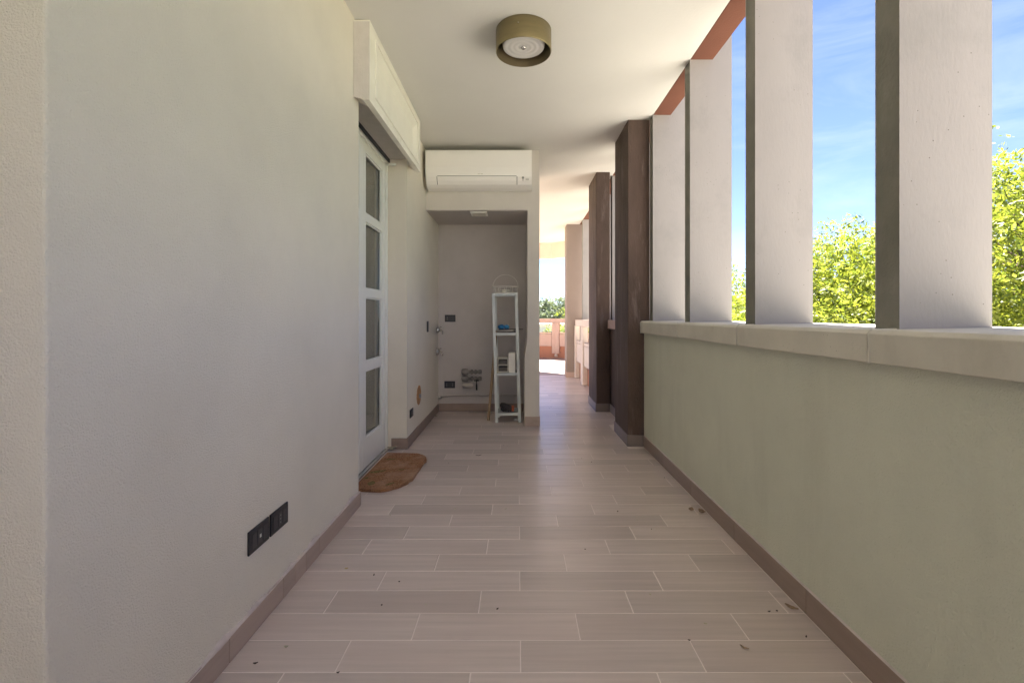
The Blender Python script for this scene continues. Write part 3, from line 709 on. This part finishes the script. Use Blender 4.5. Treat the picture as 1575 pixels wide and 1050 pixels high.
# wire basket on top
bk = thing('wire_basket', 'round white wire basket with hoop handle on top of the rack', 'basket', (-.115, 5.29, 1.41))
cx, cyy = -.135, 5.29
for (r, z) in ((.140, 1.482), (.125, 1.413)):
    bm = bmesh.new(); tube(bm, [(cx+r*math.cos(a), cyy+r*.85*math.sin(a), z) for a in np.linspace(0, 2*math.pi, 33)], .0045, 6, cap=False); from_bm('hoop', bm, M['wire'], bk, smooth=True)
for k in range(12):
    a = 2*math.pi*k/12+.1
    tubeo('wire', [(cx+.125*math.cos(a), cyy+.106*math.sin(a), 1.413), (cx+.140*math.cos(a), cyy+.119*math.sin(a), 1.482)], .0033, M['wire'], bk, 6)
tubeo('handle', [(cx+.140*math.cos(a), cyy, 1.482+.135*math.sin(a)) for a in np.linspace(0, math.pi, 25)], .0032, M['wire'], bk, 6)
bm = bmesh.new(); lathe(bm, [(.03, 1.412), (.055, 1.414), (.058, 1.445), (.05, 1.452)], (cx-.005, cyy, 0), 20, closed=True); o = from_bm('jar_lid', bm, M['cream_plastic']); set_props(o, 'small cream jar lid lying inside the wire basket', 'lid')
# things on the shelves (shelf x centre shifts with the lean)
def shx(z): return -.10-math.tan(R(1.55))*z
z = .976; xc = shx(z)
bm = bmesh.new(); box(bm, (xc-.105, 5.19, z+.001), (xc+.10, 5.40, z+.016), .002, rot=Matrix.Rotation(R(3), 4, 'Z'), piv=(xc, 5.3, z)); o = from_bm('magazine', bm, M['dark_paper']); set_props(o, 'dark covered magazine at the bottom of the pile on the second shelf', 'magazine')
bm = bmesh.new(); box(bm, (xc-.11, 5.18, z+.017), (xc+.09, 5.39, z+.027), .002, rot=Matrix.Rotation(R(-7), 4, 'Z'), piv=(xc, 5.3, z)); o = from_bm('magazine', bm, M['paper']); set_props(o, 'pale magazine on top of the pile on the second shelf', 'magazine')
for i, (dx, rr) in enumerate(((-.055, .037), (.005, .034))):
    bm = bmesh.new(); bmesh.ops.create_icosphere(bm, subdivisions=3, radius=rr)
    for v in bm.verts:
        nn = mathutils_noise = (math.sin(v.co.x*90+i)*math.cos(v.co.y*80)+math.sin(v.co.z*110))*.0025
        v.co += v.normal*nn; v.co.z *= .85
    bmesh.ops.translate(bm, vec=(xc+dx, 5.26+.01*i, z+.028+rr*.83), verts=bm.verts)
    o = from_bm('cloth_ball', bm, M['blue'], smooth=True); set_props(o, ('larger blue crumpled cloth ball, on the left of the magazines', 'smaller blue crumpled cloth ball, right beside the larger one')[i], 'cloth')
bm = bmesh.new(); tube(bm, [(xc-.08, 5.165, z+.034), (xc+.06, 5.20, z+.036), (xc+.19, 5.23, z+.036)], [.006, .005, .003], 8); o = from_bm('metal_rod', bm, M['black_plastic'], smooth=True); set_props(o, 'thin dark rod poking out right of the rack from the second shelf', 'rod')
z = .54; xc = shx(z)
og = thing('desk_organiser', 'cream two tier organiser with dark openings on the third shelf', 'organiser', (xc-.055, 5.25, z+.001))
X0, X1, Yf, Yb = xc-.105, xc+.012, 5.175, 5.36
bm = bmesh.new()
for (a, b_, c_, d) in ((X0, X1, z+.001, z+.012), (X0, X1, z+.078, z+.088), (X0, X1, z+.150, z+.162), (X0, X0+.008, z+.0125, z+.0775), (X1-.008, X1, z+.0125, z+.0775), (X0, X0+.008, z+.0885, z+.1495), (X1-.008, X1, z+.0885, z+.1495)):
    box(bm, (a, Yf, c_), (b_, Yb, d), .0015)
from_bm('case', bm, M['cream_plastic'], og)
boxo('back', (X0+.001, Yb+.0005, z+.001), (X1-.001, Yb+.004, z+.160), M['cream_plastic'], og)
for zz in (z+.013, z+.0885): boxo('drawer', (X0+.012, Yf+.03, zz), (X1-.012, Yb-.005, zz+.045), M['dark_paper'], og, bev=.003)
o = boxo('white_carton', (xc+.018, 5.17, z+.001), (xc+.090, 5.34, z+.215), M['white_card'], bev=.002); set_props(o, 'upright plain white carton beside the organiser on the third shelf', 'carton')
z = .106; xc = shx(z)
gl = thing('work_glove', 'black work glove with orange cuff on the bottom shelf', 'glove', (xc, 5.25, z+.001))
bm = bmesh.new(); tube(bm, [(xc-.085, 5.22, z+.085), (xc-.05, 5.22, z+.065), (xc, 5.225, z+.045), (xc+.035, 5.23, z+.035)], [.020, .035, .036, .030], 14); from_bm('palm', bm, M['rubber'], gl, smooth=True)
for k in range(4):
    tubeo('finger', [(xc-.06+k*.012, 5.195+k*.018, z+.06), (xc-.075+k*.02, 5.17+k*.01, z+.035), (xc-.04+k*.025, 5.165+k*.008, z+.014)], [.013, .012, .009], M['rubber'], gl, 8)
bm = bmesh.new(); tube(bm, [(xc+.034, 5.228, z+.036), (xc+.058, 5.235, z+.034)], [.031, .035], 14); from_bm('cuff', bm, M['orange'], gl, smooth=True)
# leaning stick
bm = bmesh.new(); box(bm, (-.012, -.012, 0), (.012, .012, 1.0), .002)
d = Vector((.075, .16, .93)); bmesh.ops.transform(bm, matrix=Matrix.Translation((-.322, 5.24, .004)) @ d.to_track_quat('Z', 'Y').to_matrix().to_4x4(), verts=bm.verts)
o = from_bm('wooden_stick', bm, M['stick']); set_props(o, 'plain wooden stick leaning behind the rack on its left side', 'stick')
# rag on the floor by the rack
bm = bmesh.new(); bmesh.ops.create_icosphere(bm, subdivisions=3, radius=.03)
for v in bm.verts: v.co = Vector((v.co.x*1.2, v.co.y, max(v.co.z*.6, -.012)))*(1+.25*math.sin(v.co.x*140+v.co.y*90))
bmesh.ops.translate(bm, vec=(.0, 5.26, .014), verts=bm.verts); o = from_bm('crumpled_tissue', bm, M['white_card'], smooth=True); set_props(o, 'crumpled pale tissue on the floor under the rack', 'tissue')

# ------------------------------------------------------------------ doormat
dm = thing('doormat', 'worn orange brown coir doormat with faded green leaves at the balcony door', 'doormat', (-.93, 3.5, 0))
out = []
def arc(cx, cy, rx, ry, a0, a1, n):
    for i in range(n+1):
        a = R(a0+(a1-a0)*i/n); out.append((cx+rx*math.cos(a), cy+ry*math.sin(a)))
out.append((-1.085, 3.12)); out.append((-.955+.0, 3.115)); arc(-.93, 3.36, .19, .25, -90, -8, 10); arc(-.88, 3.70, .155, .24, -8, 90, 10); out.append((-1.085, 3.94))
out = [(x+random.uniform(-.008, .008), y+random.uniform(-.008, .008)) for x, y in out]
bm = bmesh.new(); prism(bm, out, 2, .001, .0205); bevel_all(bm, .003, 1, 60); from_bm('coir_pad', bm, M['mat_coir'], dm)
def leaf_print(cx, cy, l, wd, ang):
    bm = bmesh.new(); n = 12; vs2 = []
    for k in range(2*n):
        t_ = k/n; s = t_ if t_ <= 1 else 2-t_; u = (s-.5)*l; q = wd*math.sin(math.pi*s)**.8*(1 if t_ <= 1 else -1)*.5
        vs2.append(bm.verts.new((cx+u*math.cos(ang)-q*math.sin(ang), cy+u*math.sin(ang)+q*math.cos(ang), .0213+random.uniform(0, .0004))))
    bm.faces.new(vs2); bmesh.ops.remove_doubles(bm, verts=bm.verts, dist=1e-5); from_bm('leaf_print', bm, M['mat_green'], dm)
for (px, py, l, wd, ang) in ((601, 706, .10, .035, .2), (581, 725, .13, .05, .5), (571, 743, .09, .05, 1.6), (600, 744, .08, .03, .9), (617, 722, .07, .025, .3), (563, 735, .05, .03, 1.1)):
    Yy = 1.13*730/(py-487); leaf_print((px-796)*Yy/730, Yy, l, wd, ang)
bm = bmesh.new()
from mathutils.geometry import intersect_point_tri_2d
def inside(x, y):
    c_ = False; j = len(out)-1
    for i in range(len(out)):
        if (out[i][1] > y) != (out[j][1] > y) and x < (out[j][0]-out[i][0])*(y-out[i][1])/(out[j][1]-out[i][1])+out[i][0]: c_ = not c_
        j = i
    return c_
cnt = 0
while cnt < 8000:
    x, y = random.uniform(-1.08, -.72), random.uniform(3.11, 3.95)
    if not inside(x, y): continue
    cnt += 1; a = random.uniform(0, 6.28); l = random.uniform(.006, .014); w2 = .0008
    dx, dy = math.cos(a), math.sin(a)
    p = Vector((x, y, .0202)); q = p+Vector((dx*l*.6, dy*l*.6, l*.45)); s = Vector((-dy*w2, dx*w2, 0))
    bm.faces.new([bm.verts.new(p-s), bm.verts.new(p+s), bm.verts.new(q)])
for _ in range(1800):
    k = random.randrange(len(out)-1); t_ = random.random(); A_, B_ = out[k], out[k+1]
    if A_[0] < -1.05 and B_[0] < -1.05: continue
    p = Vector((A_[0]+(B_[0]-A_[0])*t_, A_[1]+(B_[1]-A_[1])*t_, random.uniform(.004, .02))); nrm = Vector((B_[1]-A_[1], A_[0]-B_[0], 0)).normalized()
    q = p+nrm*random.uniform(.004, .015)+Vector((random.uniform(-.006, .006), random.uniform(-.006, .006), random.uniform(-.003, .006))); q.z = max(q.z, .0015)
    sd_ = Vector((B_[0]-A_[0], B_[1]-A_[1], 0)).normalized()*.0009
    bm.faces.new([bm.verts.new(p-sd_), bm.verts.new(p+sd_), bm.verts.new(q)])
o = from_bm('coir_fibres', bm, M['fibre'], dm); o['kind'] = 'stuff'

# ------------------------------------------------------------------ dry leaves and crumbs
def floor_pt(px, py): Yy = 1.15*730/(py-487); return ((px-796)*Yy/730, Yy)
def curled_leaf(x, y, l, wd, ang, m, curl=.4, z=.0012):
    bm = bmesh.new(); n = 7; rows = []
    for i in range(n+1):
        s = i/n; hw = wd*.5*math.sin(math.pi*min(max(s, .03), .97))**.7; u = (s-.5)*l
        zz = abs(s-.5)*2*l*curl*.5
        rows.append([bm.verts.new((x+u*math.cos(ang)-q*math.sin(ang), y+u*math.sin(ang)+q*math.cos(ang), z+zz+abs(q)*curl*random.uniform(.5, 1.2))) for q in (-hw, 0, hw)])
    for i in range(n):
        for j in range(2): bm.faces.new((rows[i][j], rows[i+1][j], rows[i+1][j+1], rows[i][j+1]))
    ex = bmesh.ops.extrude_face_region(bm, geom=list(bm.faces)); bmesh.ops.translate(bm, vec=(0, 0, .0012), verts=[v for v in ex['geom'] if isinstance(v, bmesh.types.BMVert)])
    return from_bm('dry_leaf', bm, m)
G = 'dry leaves and crumbs scattered over the floor tiles'
named = [(533, 875, .016, .012, .3, 'leaf_tan', 'small tan leaf scrap beside a tile joint left of the floor centre'),
         (440, 996, .015, .010, .1, 'leaf_pale', 'pale leaf scrap on the nearest tiles at lower left'),
         (1145, 997, .030, .008, 2.4, 'leaf_dry', 'thin curled brown leaf on the nearest tiles at lower right'),
         (1063, 785, .045, .03, 1.0, 'leaf_dry', 'curled brown leaf lying left of another by the right skirting'),
         (1087, 789, .05, .035, 2.0, 'leaf_dry', 'curled brown leaf touching the right skirting halfway along'),
         (1236, 936, .05, .022, 2.3, 'leaf_dry', 'long withered leaf against the right skirting joint near the camera'),
         (603, 692, .085, .05, .3, 'leaf_pale', 'pale curled leaf on the floor by the door frame corner'),
         (614, 688, .06, .04, 1.2, 'leaf_pale', 'upturned pale leaf leaning at the corner skirting by the door'),
         (661, 648, .055, .03, 2.2, 'leaf_black', 'black curled leaf by the left skirting in front of the niche'),
         (670, 641, .04, .03, .6, 'leaf_pale', 'small pale scrap by the left skirting near the niche'),
         (736, 701, .05, .012, .1, 'leaf_black', 'dark three pronged twig scrap on the mid floor tiles')]
for (px, py, l, wd, a, m, lab) in named:
    x, y = floor_pt(px, py)
    if px in (1087, 1236): x = min(x, 1.08)
    set_props(curled_leaf(x, y, l, wd, a, M[m], curl=random.uniform(.3, .8)), lab, 'leaf', G)
for (px, py) in ((600, 793), (765, 937), (393, 1021), (655, 930), (614, 895), (575, 885), (587, 931), (700, 783), (778, 783), (950, 787), (1002, 814), (845, 628), (900, 845), (1085, 960), (1195, 940), (1183, 941), (895, 705), (910, 711), (870, 603), (900, 595),
                 (690, 712), (1022, 735), (980, 800), (1240, 980), (520, 1035), (1000, 915), (1060, 985), (835, 660), (880, 640), (775, 685)):
    x, y = floor_pt(px, py)
    o = curled_leaf(x, y, random.uniform(.007, .016), random.uniform(.004, .008), random.uniform(0, 3), M['leaf_black' if random.random() < .7 else 'leaf_pale'], .5)
    o.name = 'leaf_crumb'
    where = ('beside the left skirting' if px < 560 and py > 800 else 'near the doormat' if px < 720 and py < 800 else 'in the corridor past the niche' if py < 680 else 'near the right skirting' if px > 1050 else 'on the middle of the floor' if py < 850 else 'on the nearest floor tiles')
    set_props(o, 'tiny leaf crumb lying loose '+where, 'crumb', 'tiny leaf crumbs '+where)

# ------------------------------------------------------------------ trees
def tree(name, label, loc, h, rx, rz, cz, nclump, per, size, m, group, seed, trunk_r=.16, spread=.42, droop=.4, cover=None, flat=1.0):
    rng = np.random.RandomState(seed); random.seed(seed)
    t = thing(name, label, 'tree', loc, group); L0 = Vector(loc); cz += -6.0-GZ
    # clump centres within an uneven ellipsoid
    u = rng.normal(size=(nclump, 3)); u /= np.linalg.norm(u, axis=1)[:, None]
    rad = rng.uniform(.35, 1, nclump)**.45
    lump = 1+.13*np.sin(u[:, 0]*5+seed)*np.cos(u[:, 1]*4+seed*2)+.10*np.sin(u[:, 2]*9+seed)
    cl = u*rad[:, None]*lump[:, None]*np.array([rx, rx, rz])+np.array([0, 0, cz])
    # trunk and limbs
    bm = bmesh.new(); fork = cz-rz*.75
    tube(bm, [L0+Vector((0, 0, 0)), L0+Vector((.05, .03, fork*.5)), L0+Vector((0, .08, fork))], [trunk_r*1.3, trunk_r, trunk_r*.85], 10)
    nl = 9; limbs = []
    for i in range(nl):
        a = 2*math.pi*i/nl+rng.uniform(-.3, .3); f = rng.uniform(.25, .6); e = Vector((rx*f*math.cos(a), rx*f*math.sin(a), cz+rz*rng.uniform(-.1, .6)))
        s = Vector((0, .08, fork)); mid = (s+e)/2+Vector((rng.uniform(-.3, .3), rng.uniform(-.3, .3), rng.uniform(-.1, .5)))*.5
        tube(bm, [L0+s, L0+mid, L0+e], [trunk_r*.55, trunk_r*.35, trunk_r*.16], 7); limbs += [mid, e, (mid+e)/2]
    for i in rng.choice(nclump, min(nclump, 150), replace=False):
        c_ = Vector(cl[i]); s = min(limbs, key=lambda q: (q-c_).length); md = (s+c_)/2+Vector((0, 0, -.1))
        tube(bm, [L0+s, L0+md, L0+c_], [trunk_r*.14, trunk_r*.09, .008], 4, cap=False)
    from_bm('trunk', bm, M['bark'], t, smooth=True)
    # leaves: sprays of leaflets along short twigs
    ns = per//7; n = nclump*ns*7
    sc_ = np.repeat(cl, ns, 0)+np.clip(rng.normal(size=(nclump*ns, 3)), -1.7, 1.7)*spread*np.array([1, 1, .75*flat])
    out_ = sc_-np.array([0, 0, cz]); out_ /= np.linalg.norm(out_, axis=1)[:, None]+1e-6
    d = out_*.6+rng.normal(size=sc_.shape)*.6; d[:, 2] = d[:, 2]*flat-droop; d /= np.linalg.norm(d, axis=1)[:, None]
    side = np.cross(d, rng.normal(size=d.shape)); side /= np.linalg.norm(side, axis=1)[:, None]
    nrm = np.cross(side, d)
    P = []; 
    for k in range(7):
        s = (k//2)*size*.55; sg = (1 if k % 2 else -1) if k < 6 else 0
        base = sc_+d*s if k < 6 else sc_+d*size*1.5
        ld = d*.55+side*sg*.85 if sg else d.copy()
        ld = ld+rng.normal(size=d.shape)*.22; ld /= np.linalg.norm(ld, axis=1)[:, None]
        wv = np.cross(ld, nrm+rng.normal(size=d.shape)*.35); wv /= np.linalg.norm(wv, axis=1)[:, None]+1e-6
        ll = size*rng.uniform(.5, 1.3, (len(d), 1)); ww = ll*.20
        P.append(np.stack([base, base+ld*ll*.45+wv*ww, base+ld*ll, base+ld*ll*.45-wv*ww], 1))
    V = np.concatenate(P, 0).reshape(-1, 3).astype('f'); nf = len(V)//4
    me = bpy.data.meshes.new('crown'); me.vertices.add(len(V)); me.vertices.foreach_set('co', V.ravel())
    me.loops.add(nf*4); me.loops.foreach_set('vertex_index', np.arange(nf*4, dtype=np.int32))
    me.polygons.add(nf); me.polygons.foreach_set('loop_start', np.arange(0, nf*4, 4, dtype=np.int32)); me.update(calc_edges=True)
    me.materials.append(m); o = bpy.data.objects.new('crown', me); COL.objects.link(o); o.parent = t
    return t
GT = 'trees standing outside beyond the parapet'
tree('leafy_tree', 'tall yellow green tree nearest the parapet, seen beyond the last fin', (10.0, 8.6, GZ), 10, 3.1, 4.2, 6.1, 720, 238, .105, M['leaves'], GT, 3, trunk_r=.2)
tree('leafy_tree', 'rounded yellow green tree framed between the two nearest fins', (8.6, 12.4, GZ), 10, 2.9, 3.1, 6.0, 720, 217, .105, M['leaves'], GT, 11)
tree('leafy_tree', 'smaller far green tree in the narrow gap between the fins', (9.6, 20.5, GZ), 9, 3.0, 3.4, 5.3, 300, 168, .14, M['leaves'], GT, 5)
tree('leafy_tree', 'green tree behind the nearest ones on the right', (15.5, 13.5, GZ), 9, 3.6, 3.6, 5.2, 200, 168, .15, M['leaves'], GT, 8)
GF = 'far trees beyond the terrace'
tree('cedar_tree', 'dark grey green cedar far beyond the terrace balustrade', (4.1, 60, GZ), 11, 2.4, 3.2, 6.3, 60, 140, .40, M['leaves_dark'], GF, 21, trunk_r=.25, spread=.55, flat=.3, droop=.05)
tree('cedar_tree', 'lower dark evergreen left of the far cedar', (1.2, 66, GZ), 10, 4.5, 3.6, 4.6, 110, 119, .40, M['leaves_dark'], GF, 22, spread=.8)
tree('leafy_tree', 'far bushy grey green tree right of the cedar', (6.6, 63, GZ), 10, 3.4, 3.4, 4.6, 110, 119, .40, M['leaves_mid'], GF, 23, spread=.8)
tree('leafy_tree', 'yellow green tree rising just over the terrace balustrade', (3.55, 32, GZ), 8, 1.0, 2.0, 5.2, 60, 98, .2, M['leaves'], GF, 24, spread=.4)
FARLAB = ['distant broad tree beyond the terrace, just left of the cedars', 'distant broad tree farthest left beyond the terrace', 'distant tree right of the cedars behind the far pillar', 'distant tree behind the far right corner of the low building',
          'distant tree hidden behind the farther fins', 'distant tree across the road behind the narrow fin gap', 'distant tree across the road behind the rounded near tree', 'mid distance tree behind the fins, this side of the road end', 'mid distance tree behind the tallest near tree']
for i, (x, y, r_, hh) in enumerate(((-9, 70, 5, 4.2), (-18, 62, 5, 4.0), (14, 78, 6, 4.0), (26, 70, 6, 4.6), (38, 60, 6, 4.4), (46, 44, 6, 4.2), (50, 26, 6, 4.4), (30, 34, 4.5, 4.0), (28, 20, 4.5, 4.0))):
    tree('leafy_tree', FARLAB[i], (x, y, GZ), 9, r_, 3.6, hh, 90, 98, .5, M['leaves_mid'], GF, 30+i, spread=1.0)
fb = thing('low_building', 'low pale grey building with dark windows seen through the balustrade', 'building', (6, 48, GZ))
boxo('wall', (-6, 46, GZ), (12, 52, .2), M['far_wall'], fb)
boxo('roof', (-6.2, 45.8, .201), (12.2, 52.2, .45), M['palepost'], fb)
for i in range(9):
    f = boxo('window', (-5.2+i*1.9, 45.96, -1.3), (-4.0+i*1.9, 45.999, -.3), M['far_glass'], fb)
